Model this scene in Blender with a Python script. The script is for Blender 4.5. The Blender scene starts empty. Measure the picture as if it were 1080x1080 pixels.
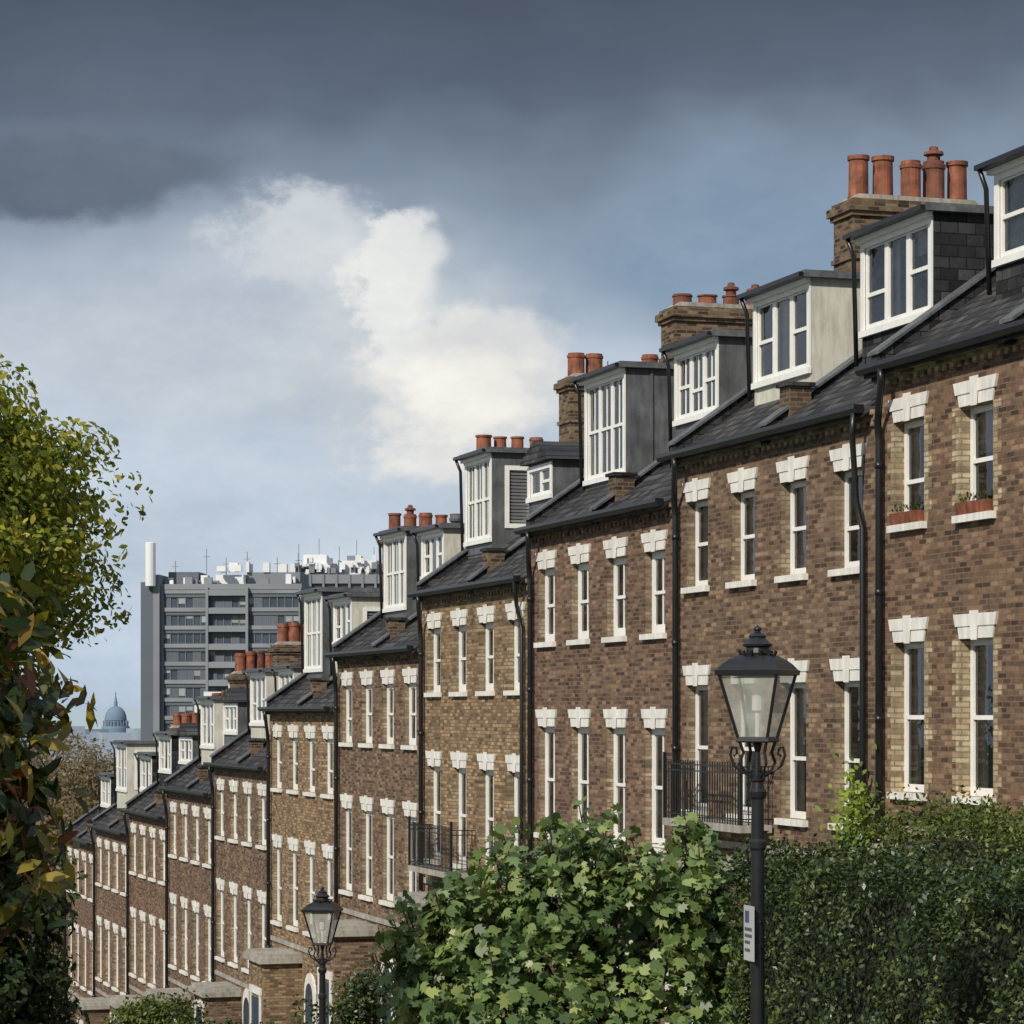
import bpy, math, random
import numpy as np
from mathutils import Vector, Matrix
random.seed(7); rng=np.random.default_rng(7)
TH=math.atan(900/2900); W=8.19; B=5.03
CAM=(-16.65,5.17,0.0)
FW=(math.sin(TH),math.cos(TH)); RT=(math.cos(TH),-math.sin(TH))
def place(px,Y):
    X=(px-540)/2900*Y
    return (CAM[0]+FW[0]*Y+RT[0]*X, CAM[1]+FW[1]*Y+RT[1]*X)
def zat(py,Y): return (752-py)/2900*Y
def S(k): return (k+B)*W
GP=[(-400,20),(-50,3.0),(5,-1.7),(25,-3.8),(46,-6.9),(70,-8.9),(90,-11.8),(112,-14.6),(130,-17),(200,-26),(400,-42),(3000,-75),(12000,-75)]
def g(y): return float(np.interp(y,[a for a,b in GP],[b for a,b in GP]))

# ---------------- materials
def newmat(n):
    m=bpy.data.materials.new(n); m.use_nodes=True; nt=m.node_tree; nt.nodes.clear()
    o=nt.nodes.new('ShaderNodeOutputMaterial'); return m,nt,o
def N(nt,t,**k):
    n=nt.nodes.new(t)
    for a,b in k.items():
        if a.startswith('i_'): n.inputs[a[2:].replace('_',' ')].default_value=b
        else: setattr(n,a,b)
    return n
def ramp(nt,fac,stops,interp='LINEAR'):
    r=nt.nodes.new('ShaderNodeValToRGB'); r.color_ramp.interpolation=interp
    e=r.color_ramp.elements
    while len(e)<len(stops): e.new(0.5)
    for i,(p,c) in enumerate(stops):
        e[i].position=p; e[i].color=(*c,1) if len(c)==3 else c
    nt.links.new(fac,r.inputs[0]); return r.outputs[0]
def noise(nt,vec,scale,detail=5,rough=.55):
    n=nt.nodes.new('ShaderNodeTexNoise'); n.inputs['Scale'].default_value=scale
    n.inputs['Detail'].default_value=detail; n.inputs['Roughness'].default_value=rough
    if vec is not None: nt.links.new(vec,n.inputs['Vector'])
    return n.outputs['Fac']
def pos(nt): return nt.nodes.new('ShaderNodeNewGeometry').outputs['Position']
def mixc(nt,fac,a,b,mode='MIX'):
    m=nt.nodes.new('ShaderNodeMix'); m.data_type='RGBA'; m.blend_type=mode
    for s,v in ((0,fac),(6,a),(7,b)):
        if hasattr(v,'is_linked'): nt.links.new(v,m.inputs[s])
        else: m.inputs[s].default_value=v if s==0 else (*v,1)
    return m.outputs[2]
def math_(nt,op,a,b=0.0,c=None,clamp=False):
    m=nt.nodes.new('ShaderNodeMath'); m.operation=op; m.use_clamp=clamp
    for i,v in enumerate((a,b,c)):
        if v is None: continue
        if hasattr(v,'is_linked'): nt.links.new(v,m.inputs[i])
        else: m.inputs[i].default_value=v
    return m.outputs[0]
def simple(name,col,rough=.6,var=.25,scale=3.0,metal=0,bump=0.0,spec=.5,col2=None,streak=0):
    m,nt,o=newmat(name); p=N(nt,'ShaderNodeBsdfPrincipled'); P=pos(nt)
    f=noise(nt,P,scale,6)
    c2=col2 or tuple(c*(1-var) for c in col); c1=col if col2 else tuple(min(1,c*(1+var*.6)) for c in col)
    c=ramp(nt,f,[(.3,c2),(.7,c1)])
    if streak:
        mp=nt.nodes.new('ShaderNodeMapping'); nt.links.new(P,mp.inputs[0]); mp.inputs[3].default_value=(6,6,1.2)
        c=mixc(nt,1.0,c,ramp(nt,noise(nt,mp.outputs[0],1.6,6,.65),[(.35,(1-streak,1-streak,1-streak*1.1)),(.6,(1,1,1))]),'MULTIPLY')
    nt.links.new(c,p.inputs['Base Color']); p.inputs['Roughness'].default_value=rough
    p.inputs['Metallic'].default_value=metal; p.inputs['Specular IOR Level'].default_value=spec
    if bump:
        b=N(nt,'ShaderNodeBump'); b.inputs['Strength'].default_value=bump; b.inputs['Distance'].default_value=.02
        nt.links.new(noise(nt,P,scale*8,6),b.inputs['Height']); nt.links.new(b.outputs[0],p.inputs['Normal'])
    nt.links.new(p.outputs[0],o.inputs[0]); return m
def brick(name,c1,c2,c3,mortar=(.19,.155,.115),bw=.225,bh=.075,mz=.010,seed=0.,wx=1.0):
    m,nt,o=newmat(name); p=N(nt,'ShaderNodeBsdfPrincipled'); P=pos(nt)
    sx=N(nt,'ShaderNodeSeparateXYZ'); nt.links.new(P,sx.inputs[0])
    u=math_(nt,'ADD',sx.outputs[0],sx.outputs[1]); cv=N(nt,'ShaderNodeCombineXYZ')
    nt.links.new(u,cv.inputs[0]); nt.links.new(sx.outputs[2],cv.inputs[1])
    b=N(nt,'ShaderNodeTexBrick'); nt.links.new(cv.outputs[0],b.inputs['Vector'])
    b.inputs['Scale'].default_value=1; b.inputs['Brick Width'].default_value=bw; b.inputs['Row Height'].default_value=bh
    b.inputs['Mortar Size'].default_value=mz; b.inputs['Mortar Smooth'].default_value=.1; b.inputs['Bias'].default_value=0
    b.inputs['Color1'].default_value=(0,0,0,1); b.inputs['Color2'].default_value=(1,1,1,1); b.inputs['Mortar'].default_value=(.5,.5,.5,1)
    bc=ramp(nt,b.outputs['Color'],[(0,tuple(x*.5 for x in c2)),(.16,tuple(x*.8 for x in c2)),(.32,c2),(.6,c1),(.9,c3),(1,tuple(min(1,x*1.15) for x in c3))])
    n1=noise(nt,cv.outputs[0],9.0+seed,6,.7); n2=noise(nt,P,.35+seed*.02,5,.6)
    bc=mixc(nt,1.0,bc,ramp(nt,n1,[(.3,(.72,.70,.70)),(.5,(.98,.98,.98)),(.72,(1.22,1.16,1.1))]),'MULTIPLY')
    bc=mixc(nt,1.0,bc,ramp(nt,n2,[(.3,(.82,.80,.82)),(.65,(1.08,1.05,1.02))]),'MULTIPLY')
    cs=N(nt,'ShaderNodeCombineXYZ'); nt.links.new(u,cs.inputs[0]); nt.links.new(math_(nt,'MULTIPLY',sx.outputs[2],.12),cs.inputs[1])
    n3=noise(nt,cs.outputs[0],2.3,4,.6)
    bc=mixc(nt,1.0,bc,ramp(nt,n3,[(.3,(.74,.74,.76)),(.55,(1.02,1.02,1.0))]),'MULTIPLY')
    mc=mixc(nt,1.0,mortar,ramp(nt,n1,[(.3,(.55,.55,.55)),(.7,(1.1,1.1,1.1))]),'MULTIPLY')
    c=mixc(nt,b.outputs['Fac'],bc,mc)
    nt.links.new(c,p.inputs['Base Color']); p.inputs['Roughness'].default_value=.9; p.inputs['Specular IOR Level'].default_value=.2
    bp=N(nt,'ShaderNodeBump'); bp.inputs['Strength'].default_value=.7; bp.inputs['Distance'].default_value=.014
    h=math_(nt,'SUBTRACT',math_(nt,'ADD',math_(nt,'MULTIPLY',n1,.8),math_(nt,'MULTIPLY',b.outputs['Color'],.3)),b.outputs['Fac'])
    nt.links.new(h,bp.inputs['Height']); nt.links.new(bp.outputs[0],p.inputs['Normal'])
    nt.links.new(p.outputs[0],o.inputs[0]); return m
def slate(name):
    m,nt,o=newmat(name); p=N(nt,'ShaderNodeBsdfPrincipled'); P=pos(nt)
    sx=N(nt,'ShaderNodeSeparateXYZ'); nt.links.new(P,sx.inputs[0])
    cv=N(nt,'ShaderNodeCombineXYZ'); nt.links.new(math_(nt,'ADD',sx.outputs[1],math_(nt,'MULTIPLY',sx.outputs[0],.02)),cv.inputs[0])
    v=math_(nt,'MULTIPLY',sx.outputs[2],1.7)
    nt.links.new(v,cv.inputs[1])
    b=N(nt,'ShaderNodeTexBrick'); nt.links.new(cv.outputs[0],b.inputs['Vector'])
    b.inputs['Scale'].default_value=1; b.inputs['Brick Width'].default_value=.26; b.inputs['Row Height'].default_value=.22
    b.inputs['Mortar Size'].default_value=.010; b.inputs['Color1'].default_value=(0,0,0,1); b.inputs['Color2'].default_value=(1,1,1,1); b.inputs['Mortar'].default_value=(0,0,0,1)
    bc=ramp(nt,b.outputs['Color'],[(0,(.018,.018,.020)),(.5,(.038,.038,.042)),(1,(.080,.077,.076))])
    n2=noise(nt,P,1.1,8,.7)
    bc=mixc(nt,1.0,bc,ramp(nt,n2,[(.3,(.6,.6,.64)),(.5,(1,1,1)),(.7,(1.6,1.5,1.25))]),'MULTIPLY')
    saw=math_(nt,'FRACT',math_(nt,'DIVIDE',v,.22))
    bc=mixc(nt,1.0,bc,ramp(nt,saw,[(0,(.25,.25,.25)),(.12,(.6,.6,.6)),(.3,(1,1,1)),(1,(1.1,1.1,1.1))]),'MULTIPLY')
    nt.links.new(bc,p.inputs['Base Color']); p.inputs['Roughness'].default_value=.75; p.inputs['Specular IOR Level'].default_value=.3
    bp=N(nt,'ShaderNodeBump'); bp.inputs['Strength'].default_value=.7; bp.inputs['Distance'].default_value=.018
    nt.links.new(math_(nt,'SUBTRACT',math_(nt,'MULTIPLY',b.outputs['Color'],.5),saw),bp.inputs['Height'])
    nt.links.new(bp.outputs[0],p.inputs['Normal']); nt.links.new(p.outputs[0],o.inputs[0]); return m
def glassmat(name,tint=.75):
    m,nt,o=newmat(name)
    t=N(nt,'ShaderNodeBsdfTransparent'); t.inputs[0].default_value=(tint,tint,tint,1)
    gl=N(nt,'ShaderNodeBsdfGlossy'); gl.inputs['Roughness'].default_value=.02; gl.inputs[0].default_value=(.9,.93,.95,1)
    fr=N(nt,'ShaderNodeFresnel'); fr.inputs[0].default_value=1.5
    bp=N(nt,'ShaderNodeBump'); bp.inputs['Strength'].default_value=.25; bp.inputs['Distance'].default_value=.04
    nt.links.new(noise(nt,pos(nt),1.9,3),bp.inputs['Height'])
    nt.links.new(bp.outputs[0],gl.inputs['Normal']); 
    mx=N(nt,'ShaderNodeMixShader'); nt.links.new(math_(nt,'MULTIPLY',fr.outputs[0],1.2,clamp=True),mx.inputs[0]); nt.links.new(t.outputs[0],mx.inputs[1]); nt.links.new(gl.outputs[0],mx.inputs[2])
    nt.links.new(mx.outputs[0],o.inputs[0]); return m
def leafmat(name,stops,trans=.35,rough=.5,spec=.3):
    m,nt,o=newmat(name); geo=N(nt,'ShaderNodeNewGeometry')
    c=ramp(nt,geo.outputs['Random Per Island'],stops)
    c=mixc(nt,1.0,c,ramp(nt,noise(nt,geo.outputs['Position'],1.5,3),[(.35,(.6,.68,.7)),(.65,(1.25,1.18,1.0))]),'MULTIPLY')
    p=N(nt,'ShaderNodeBsdfPrincipled'); p.inputs['Roughness'].default_value=rough; p.inputs['Specular IOR Level'].default_value=spec
    nt.links.new(c,p.inputs['Base Color'])
    t=N(nt,'ShaderNodeBsdfTranslucent'); nt.links.new(mixc(nt,1.0,c,(1.4,1.3,.7),'MULTIPLY'),t.inputs[0])
    mx=N(nt,'ShaderNodeMixShader'); mx.inputs[0].default_value=trans
    nt.links.new(p.outputs[0],mx.inputs[1]); nt.links.new(t.outputs[0],mx.inputs[2]); nt.links.new(mx.outputs[0],o.inputs[0]); return m

BR=[brick('brick_brown',(.205,.122,.080),(.145,.086,.060),(.285,.185,.120)),
    brick('brick_dark_stock',(.195,.128,.085),(.140,.090,.064),(.280,.195,.128),seed=.4),
    brick('brick_yellow_stock',(.315,.218,.122),(.23,.157,.092),(.40,.29,.172),seed=.7),
    brick('brick_purple',(.193,.117,.081),(.137,.083,.063),(.265,.172,.118),seed=.2)]
BR_CH=brick('brick_chimney',(.150,.104,.066),(.09,.062,.044),(.22,.158,.10),seed=.9)
BR_Y=brick('brick_jamb_yellow',(.44,.36,.23),(.36,.28,.18),(.50,.43,.30),mortar=(.28,.23,.16))
REV=brick('brick_reveal_stock',(.30,.24,.165),(.24,.185,.125),(.36,.30,.21),mortar=(.22,.18,.13))
WH=simple('white_painted_stucco',(.78,.77,.74),.6,.10,2.5,streak=.22)
WF=simple('white_window_paint',(.82,.82,.80),.4,.06,4,streak=.08)
CREAM=simple('cream_render',(.60,.59,.52),.7,.12,1.5,streak=.25)
LEAD=simple('lead_sheet',(.125,.132,.145),.5,.4,2.2,bump=.2,streak=.35)
DKSL=brick('slate_hung',(.045,.048,.055),(.032,.034,.039),(.068,.071,.078),mortar=(.014,.014,.016),bw=.28,bh=.17,mz=.009)
BLK=simple('black_cast_iron',(.012,.013,.015),.35,.3,6)
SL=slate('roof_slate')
STONE=simple('stone_grey',(.38,.36,.32),.8,.3,1.6,bump=.3,streak=.35)
POT=simple('terracotta',(.29,.098,.052),.75,.5,5,bump=.2,streak=.45)
POT2=simple('terracotta_dark',(.20,.072,.044),.8,.5,5,bump=.2,streak=.4)
GL=glassmat('window_glass')
ROOM=simple('room_dark',(.03,.028,.026),.9,.3,2)
CURT=simple('net_curtain',(.50,.49,.46),.9,.15,7)
DOOR=simple('door_paint',(.03,.05,.08),.4)
simpleblind=simple('blind_slats',(.45,.46,.47),.6,.1,3)

# ---------------- mesh builder
class MB:
    def __init__(s): s.v=[];s.f=[]
    def quad(s,a,b,c,d):
        i=len(s.v); s.v+= [a,b,c,d]; s.f.append((i,i+1,i+2,i+3))
    def poly(s,pts):
        i=len(s.v); s.v+=list(pts); s.f.append(tuple(range(i,i+len(pts))))
    def box(s,x0,x1,y0,y1,z0,z1):
        i=len(s.v)
        s.v+=[(x0,y0,z0),(x1,y0,z0),(x1,y1,z0),(x0,y1,z0),(x0,y0,z1),(x1,y0,z1),(x1,y1,z1),(x0,y1,z1)]
        for f in ((0,3,2,1),(4,5,6,7),(0,1,5,4),(1,2,6,5),(2,3,7,6),(3,0,4,7)): s.f.append(tuple(i+j for j in f))
    def prism(s,pts,a,b,ax='x'):
        def P(t,u,v): return (t,u,v) if ax=='x' else ((u,t,v) if ax=='y' else (u,v,t))
        n=len(pts); i=len(s.v)
        s.v+=[P(a,*p) for p in pts]+[P(b,*p) for p in pts]
        s.f.append(tuple(i+j for j in range(n))[::-1]); s.f.append(tuple(i+n+j for j in range(n)))
        for j in range(n):
            k=(j+1)%n; s.f.append((i+j,i+k,i+n+k,i+n+j))
    def lathe(s,prof,cx=0,cy=0,n=16,rot=0,cap=True):
        i=len(s.v)
        for r,z in prof:
            for j in range(n):
                a=rot+2*math.pi*j/n; s.v.append((cx+r*math.cos(a),cy+r*math.sin(a),z))
        for q in range(len(prof)-1):
            for j in range(n):
                k=(j+1)%n; s.f.append((i+q*n+j,i+q*n+k,i+(q+1)*n+k,i+(q+1)*n+j))
        if cap:
            s.f.append(tuple(i+j for j in range(n))[::-1]); s.f.append(tuple(i+(len(prof)-1)*n+j for j in range(n)))
    def tube(s,pts,r,n=8):
        pts=[Vector(p) for p in pts]; rs=r if isinstance(r,(list,tuple)) else [r]*len(pts); i=len(s.v)
        for q,p in enumerate(pts):
            d=(pts[min(q+1,len(pts)-1)]-pts[max(q-1,0)]).normalized()
            a=d.cross(Vector((.31,.17,.93)) if abs(d.z)<.8 else Vector((1,.1,0))).normalized(); b=d.cross(a)
            for j in range(n):
                t=2*math.pi*j/n; s.v.append(tuple(p+(a*math.cos(t)+b*math.sin(t))*rs[q]))
        for q in range(len(pts)-1):
            for j in range(n):
                k=(j+1)%n; s.f.append((i+q*n+j,i+q*n+k,i+(q+1)*n+k,i+(q+1)*n+j))
        s.f.append(tuple(i+j for j in range(n))[::-1]); s.f.append(tuple(i+(len(pts)-1)*n+j for j in range(n)))
    def obj(s,name,mat,parent=None,smooth=False,loc=None):
        if not s.v: return None
        me=bpy.data.meshes.new(name); me.from_pydata(s.v,[],s.f); me.materials.append(mat); me.update()
        if smooth:
            for p in me.polygons: p.use_smooth=True
        o=bpy.data.objects.new(name,me); bpy.context.collection.objects.link(o)
        if parent: o.parent=parent
        if loc: o.location=loc
        return o
def empty(name,loc=(0,0,0),rz=0):
    e=bpy.data.objects.new(name,None); e.location=loc; e.rotation_euler=(0,0,rz); bpy.context.collection.objects.link(e); return e
class Parts:
    def __init__(s): s.d={}
    def __call__(s,name,mat):
        if (name,mat.name) not in s.d: s.d[(name,mat.name)]=(MB(),mat)
        return s.d[(name,mat.name)][0]
    def emit(s,parent,smooth=()):
        for (n,_),(mb,mat) in s.d.items(): mb.obj(n,mat,parent,smooth=n in smooth)

# ---------------- windows
def sash(P,x,ya,yb,za,zb,rows=2,bar=True,curt=True,room=.7,meet=True,t=.085):
    fr=P('window_frames',WF)
    fr.box(x,x+.07,ya,ya+t,za,zb); fr.box(x,x+.07,yb-t,yb,za,zb)
    fr.box(x+.002,x+.068,ya+t,yb-t,zb-t,zb); fr.box(x+.002,x+.068,ya+t,yb-t,za,za+t*1.3)
    zm=(za+zb)/2+random.choice([0,0,0,0,.0,-.12])
    if meet: fr.box(x-.004,x+.066,ya+t,yb-t,zm-.03,zm+.03)
    if bar:
        ym=(ya+yb)/2
        fr.box(x+.02,x+.05,ym-.018,ym+.018,za+t*1.3,zm-.03 if meet else zb-t)
        if meet: fr.box(x+.02,x+.05,ym-.018,ym+.018,zm+.03,zb-t)
    tl=random.uniform(-.008,.008)
    P('window_glass',GL).quad((x+.035,ya+t,za+t),(x+.035+tl,ya+t,zb-t),(x+.035,yb-t,zb-t),(x+.035-tl,yb-t,za+t))
    r=P('rooms',ROOM); x1=x+room
    r.quad((x1,ya,za),(x1,yb,za),(x1,yb,zb),(x1,ya,zb))
    r.quad((x+.07,ya,za),(x1,ya,za),(x1,ya,zb),(x+.07,ya,zb)); r.quad((x+.07,yb,za),(x1,yb,za),(x1,yb,zb),(x+.07,yb,zb))
    r.quad((x+.07,ya,za),(x+.07,yb,za),(x1,yb,za),(x1,ya,za)); r.quad((x+.07,ya,zb),(x+.07,yb,zb),(x1,yb,zb),(x1,ya,zb))
    if curt:
        c=P('curtains',CURT); q=random.random(); xc=x+.12
        def wavy(y0,y1,z0,z1):
            n=max(2,int((y1-y0)/.05)); 
            for i in range(n):
                a=y0+(y1-y0)*i/n; b=y0+(y1-y0)*(i+1)/n
                xa=xc+(.02 if i%2 else 0); xb=xc+(0 if i%2 else .02)
                c.quad((xa,a,z0),(xb,b,z0),(xb,b,z1),(xa,a,z1))
        w=yb-ya
        if q<.35: wavy(ya,ya+w*.3,za,zb); wavy(yb-w*.3,yb,za,zb)
        elif q<.6: wavy(ya,yb,za+(zb-za)*random.uniform(.35,.7),zb)
        elif q<.78: wavy(ya,yb,za,zb)
def lintel(P,y,z,w,near=False):
    m=P('lintels',WH); h=.33
    m.prism([(y-w/2+.0,z-h),(y+w/2-.0,z-h),(y+w/2+.05,z-h*.5),(y-w/2-.05,z-h*.5)],-.02,.02)
    m.prism([(y-w/2-.09,z-h*.5),(y+w/2+.09,z-h*.5),(y+w/2+.15,z),(y-w/2-.15,z)],-.035,.02)
    m.prism([(y-.08,z-h-.02),(y+.08,z-h-.02),(y+.12,z+.04),(y-.12,z+.04)],-.05,-.0355)

ZL={-2:4.95,-1:4.42,0:3.90,1:3.17,2:2.24,3:1.03,4:-.34,5:-2.05,6:-3.02,7:-4.05,8:-4.95,9:-5.7}
FR=[.12,.37,.62,.87]
RT_=.70
DORM={-2:[(-1.95,-1.62,8.3,7,0,0,1.0),(-1.4,-1.1,8.2,7,1,0,1.0)],
 -1:[(-.97,-.68,7.8,6.4,0,0,1.0),(-.52,-.21,7.50,6.25,0,0,1.0)],
 0:[(.03,.33,7.27,5.85,0,0,1.0),(.57,.86,6.98,5.55,1,0,1.0)],
 1:[(1.06,1.32,6.56,5.3,2,0,1.0),(1.65,1.94,6.60,4.62,2,0,1.0)],
 2:[(2.2,2.4,5.25,4.55,3,0,1.0),(2.73,2.98,5.78,3.9,2,1,1.0)],
 3:[(3.2,3.44,4.35,3.3,1,0,1.0),(3.62,3.88,4.5,2.65,2,0,1.0)],
 4:[(4.3,4.55,3.1,1.95,1,1,1.0),(4.72,4.98,3.38,1.25,2,0,1.0)],
 5:[(5.15,5.4,1.3,.2,1,1,1.0),(5.62,5.9,1.25,-.3,1,0,1.0)],
 6:[(6.15,6.42,.35,-.6,3,0,1.0),(6.62,6.9,.45,-1.1,1,1,1.0)],
 7:[(7.1,7.4,-.8,-1.7,3,0,1.0),(7.6,7.9,-.8,-2.1,0,0,1.0)],
 8:[(8.1,8.4,-1.6,-2.9,0,0,1.0),(8.65,8.95,-1.2,-3,1,1,.8)],
 9:[(9.3,9.6,-2.6,-3.8,0,0,1.0)]}
CHIM={-1:(9.6,3.1,2.4,5,.75),0:(9.35,3.1,2.4,5,.75),1:(8.92,3.1,2.5,5,.78),2:(8.20,2.9,2.2,4,.30),3:(7.75,3.4,2.4,5,.62),4:(6.7,3.6,2.0,4,.52),5:(5.1,3.4,2.4,5,.66),6:(2.15,1.9,1.6,4,.7),7:(1.35,2.2,1.6,4,.75),8:(.2,3,1.6,4,.6),9:(-.6,3,1.6,4,.6)}
BRI={-2:0,-1:0,0:1,1:3,2:2,3:1,4:2,5:1,6:3,7:0,8:1,9:3}

def unit(u):
    e=ZL[u]+.45; y0=S(u); y1=S(u+1); P=Parts(); bm=BR[BRI[u]]
    par=empty('brick_house'); zb=g((y0+y1)/2)-2.5; zl=ZL[u]
    wy=[y0+f*W for f in FR]; ww=.96 if u<1 else 1.0; near=u<0
    rows=[(zl-.33-1.45,zl-.33),(zl-3.1-.33-2.1,zl-3.1-.33),(zl-6.75-.33-1.75,zl-6.75-.33)]
    ys=[y0]; 
    for y in wy: ys+=[y-ww/2,y+ww/2]
    ys.append(y1)
    zs=sorted([zb,e]+[z for r in rows for z in r])
    wl=P('walls',bm)
    for i in range(len(ys)-1):
        for j in range(len(zs)-1):
            opening=(i%2==1) and any(abs(zs[j]-r[0])<1e-6 for r in rows)
            ground=abs(zs[j]-rows[2][0])<1e-6
            if opening and not(ground and i//2 in (1,2)):
                a,b,c,d=ys[i],ys[i+1],zs[j],zs[j+1]; r=.15 if u<1 else (.125 if u<3 else .10)
                R=P('window_reveals',BR_Y if near else REV)
                R.quad((0,b,c),(r,b,c),(r,b,d),(0,b,d)); R.quad((0,a,c),(r,a,c),(r,a,d),(0,a,d))
                R.quad((0,a,d),(0,b,d),(r,b,d),(r,a,d)); R.quad((0,a,c),(0,b,c),(r,b,c),(r,a,c))
                sash(P,r-.002,a+.002,b-.002,c+.002,d-.002,bar=(u not in(-1,0)),t=.085 if u<1 else .125)
                lintel(P,(a+b)/2,d+.33,ww,near)
                P('sills',WH).box(-.09,r-.005,a-.08,b+.08,c-.10,c-.001)
                if near:
                    q=P('brick_quoins',BR_Y); z=c; n=0
                    while z<d-.02:
                        wq=.23 if n%2 else .12
                        q.box(-.006,-.0005,a-wq,a-.0,z,min(z+.148,d)); q.box(-.006,-.0005,b,b+wq,z,min(z+.148,d)); z+=.15;n+=1
                if u==-1 and abs(c-rows[0][0])<1e-6:
                    P('window_planters',POT).prism([(-.085,c),(.08,c),(.08,c+.16),(-.11,c+.16)],a+.04,b-.04,'y')
                    pl=P('window_box_plants',HB)
                    for _ in range(60):
                        X,Y_,Z_=random.uniform(-.09,.06),random.uniform(a+.06,b-.06),c+.16+random.uniform(0,.09)
                        dx,dy=random.uniform(-.03,.03),random.uniform(-.03,.03)
                        pl.quad((X,Y_,Z_),(X+dx,Y_+.02,Z_+.03),(X+dx,Y_+dy,Z_+.06),(X-.01,Y_-.02,Z_+.03))
            else:
                wl.quad((0,ys[i],zs[j]),(0,ys[i],zs[j+1]),(0,ys[i+1],zs[j+1]),(0,ys[i+1],zs[j]))
    wl.quad((0,y0,zb),(9,y0,zb),(9,y0,e),(0,y0,e)); wl.quad((0,y1,zb),(9,y1,zb),(9,y1,e),(0,y1,e)); wl.quad((9,y0,zb),(9,y1,zb),(9,y1,e),(9,y0,e))
    rise=RT_*4.3
    for yy in (y0+.003,y1-.003):
        wl.poly([(0,yy,e),(9,yy,e),(4.3,yy,e+rise+.05)])
    cc=P('cornice',BR_Y if u in(-2,-1) else (REV if u in (0,2) else bm))
    cc.box(-.05,-.001,y0+.004,y1-.004,e-.16,e-.085); cc.box(-.1,-.001,y0+.004,y1-.004,e-.084,e)
    if u<4:
        y=y0+.05
        while y<y1-.12: cc.box(-.048,-.001,y,y+.11,e-.235,e-.161); y+=.225
    def rz(x): return e+.12+RT_*x
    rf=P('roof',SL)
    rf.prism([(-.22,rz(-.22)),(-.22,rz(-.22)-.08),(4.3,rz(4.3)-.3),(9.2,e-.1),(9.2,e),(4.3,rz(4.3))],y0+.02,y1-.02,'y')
    P('ridge_tiles',LEAD).tube([(4.3,y0,rz(4.3)),(4.3,y1,rz(4.3))],.09,8)
    P('gutters',BLK).prism([(-.36,e+.06),(-.36,e+.0),(-.32,e-.06),(-.22,e-.06),(-.2,e+.0),(-.2,e+.06)],y0+.01,y1-.01,'y')
    pp=P('party_wall_coping',DKSL); 
    for yy,hh in ((y1-.16,.2),((y0+y1)/2-.12,.12)):
        pp.prism([(-.1,rz(-.1)-.2),(4.3,rz(4.3)-.2),(4.3,rz(4.3)+hh),(-.1,rz(-.1)+hh)],yy-.14,yy+.14,'y')
        P('party_wall_flashing',LEAD).prism([(-.14,rz(-.14)+hh+.002),(4.3,rz(4.3)+hh+.002),(4.3,rz(4.3)+hh+.05),(-.14,rz(-.14)+hh+.05)],yy-.19,yy+.19,'y')
    ym=(y0+y1)/2-.12
    P('party_wall_stubs',BR_CH).box(.25,.62,ym-.2,ym+.2,rz(.25)-.3,rz(.45)+.34); pp.box(.2,.67,ym-.25,ym+.25,rz(.45)+.34,rz(.45)+.40)
    pi=P('drainpipes',BLK)
    yp=y1-.28
    pi.tube([(-.3,yp-.5,e-.05),(-.3,yp-.5,e-.2),(-.12,yp,e-.75),(-.1,yp,e-1.0),(-.1,yp,zb)],.055,8)
    for z in np.arange(e-1.4,zb,-1.8): pi.lathe([(.066,z),(.066,z+.09)],-.1,yp,8)
    if u==0:
        pi.tube([(-.3,y0+.15,e-.05),(-.3,y0+.2,e-.35),(-.12,y0+.45,e-1.3),(-.09,y0+.3,e-1.7),(-.09,y0+.3,zb)],.045,8)
    if u==2:
        pi.tube([(-.3,y0+.15,e-.05),(-.12,y0+.55,e-.5),(-.09,y0+.3,e-1.0),(-.09,y0+.3,zb)],.045,8)
    for (k0,k1,zt,zw,st,sw,p) in DORM[u]:
        a,b=S(k0),S(k1); zbt=rz(p)-.25
        side={0:DKSL,1:CREAM,2:LEAD,3:LEAD}[st]; xb=4.9
        d=P('dormer_cheeks',side); t=.10
        if sw:
            xs0,xs1=p+.3,p+1.5; zs0,zs1=max(zw,rz(xs1)-.45)+.0,zt-.28
            d.box(p,xs0,a,a+t,zbt,zt); d.box(xs1,xb,a,a+t,zbt,zt); d.box(xs0,xs1,a,a+t,zbt,zs0); d.box(xs0,xs1,a,a+t,zs1,zt)
            f=P('window_frames',WF)
            f.box(xs0,xs0+.1,a-.03,a+.05,zs0,zs1); f.box(xs1-.1,xs1,a-.03,a+.05,zs0,zs1)
            f.box(xs0+.1,xs1-.1,a-.028,a+.048,zs1-.1,zs1);f.box(xs0+.1,xs1-.1,a-.028,a+.048,zs0,zs0+.1)
            f.box((xs0+xs1)/2-.03,(xs0+xs1)/2+.03,a-.026,a+.046,zs0+.1,zs1-.1)
            P('rooms',ROOM).box(xs0+.02,xs1-.02,a+.2,a+.9,zs0+.01,zs1-.01)
            z=zs1-.08
            while z>zs0+.1: 
                P('venetian_blind',simpleblind).quad((xs0+.06,a+.005,z),(xs1-.06,a+.005,z),(xs1-.06,a+.035,z-.05),(xs0+.06,a+.035,z-.05)); z-=.075
        else: d.box(p,xb,a,a+t,zbt,zt)
        d.box(p,xb,b-t,b,zbt,zt); d.box(p+.01,p+.1,a+t,b-t,zbt,zw); d.box(p+.01,p+.1,a+t,b-t,zt-.12,zt-.001)
        if st==2 and not sw:
            x=p+.5
            while x<xb: P('lead_rolls',LEAD).box(x,x+.045,a-.03,a-.0005,zbt,zt-.01); x+=.6
        if st in(2,3): 
            z=(zbt+zw)/2; P('lead_rolls',LEAD).box(p-.012,p+.009,a,b,z,z+.03)
        n=3 if (b-a)>1.9 else 2; fw=(b-a-2*t)/n
        wf=P('window_frames',WF)
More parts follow.
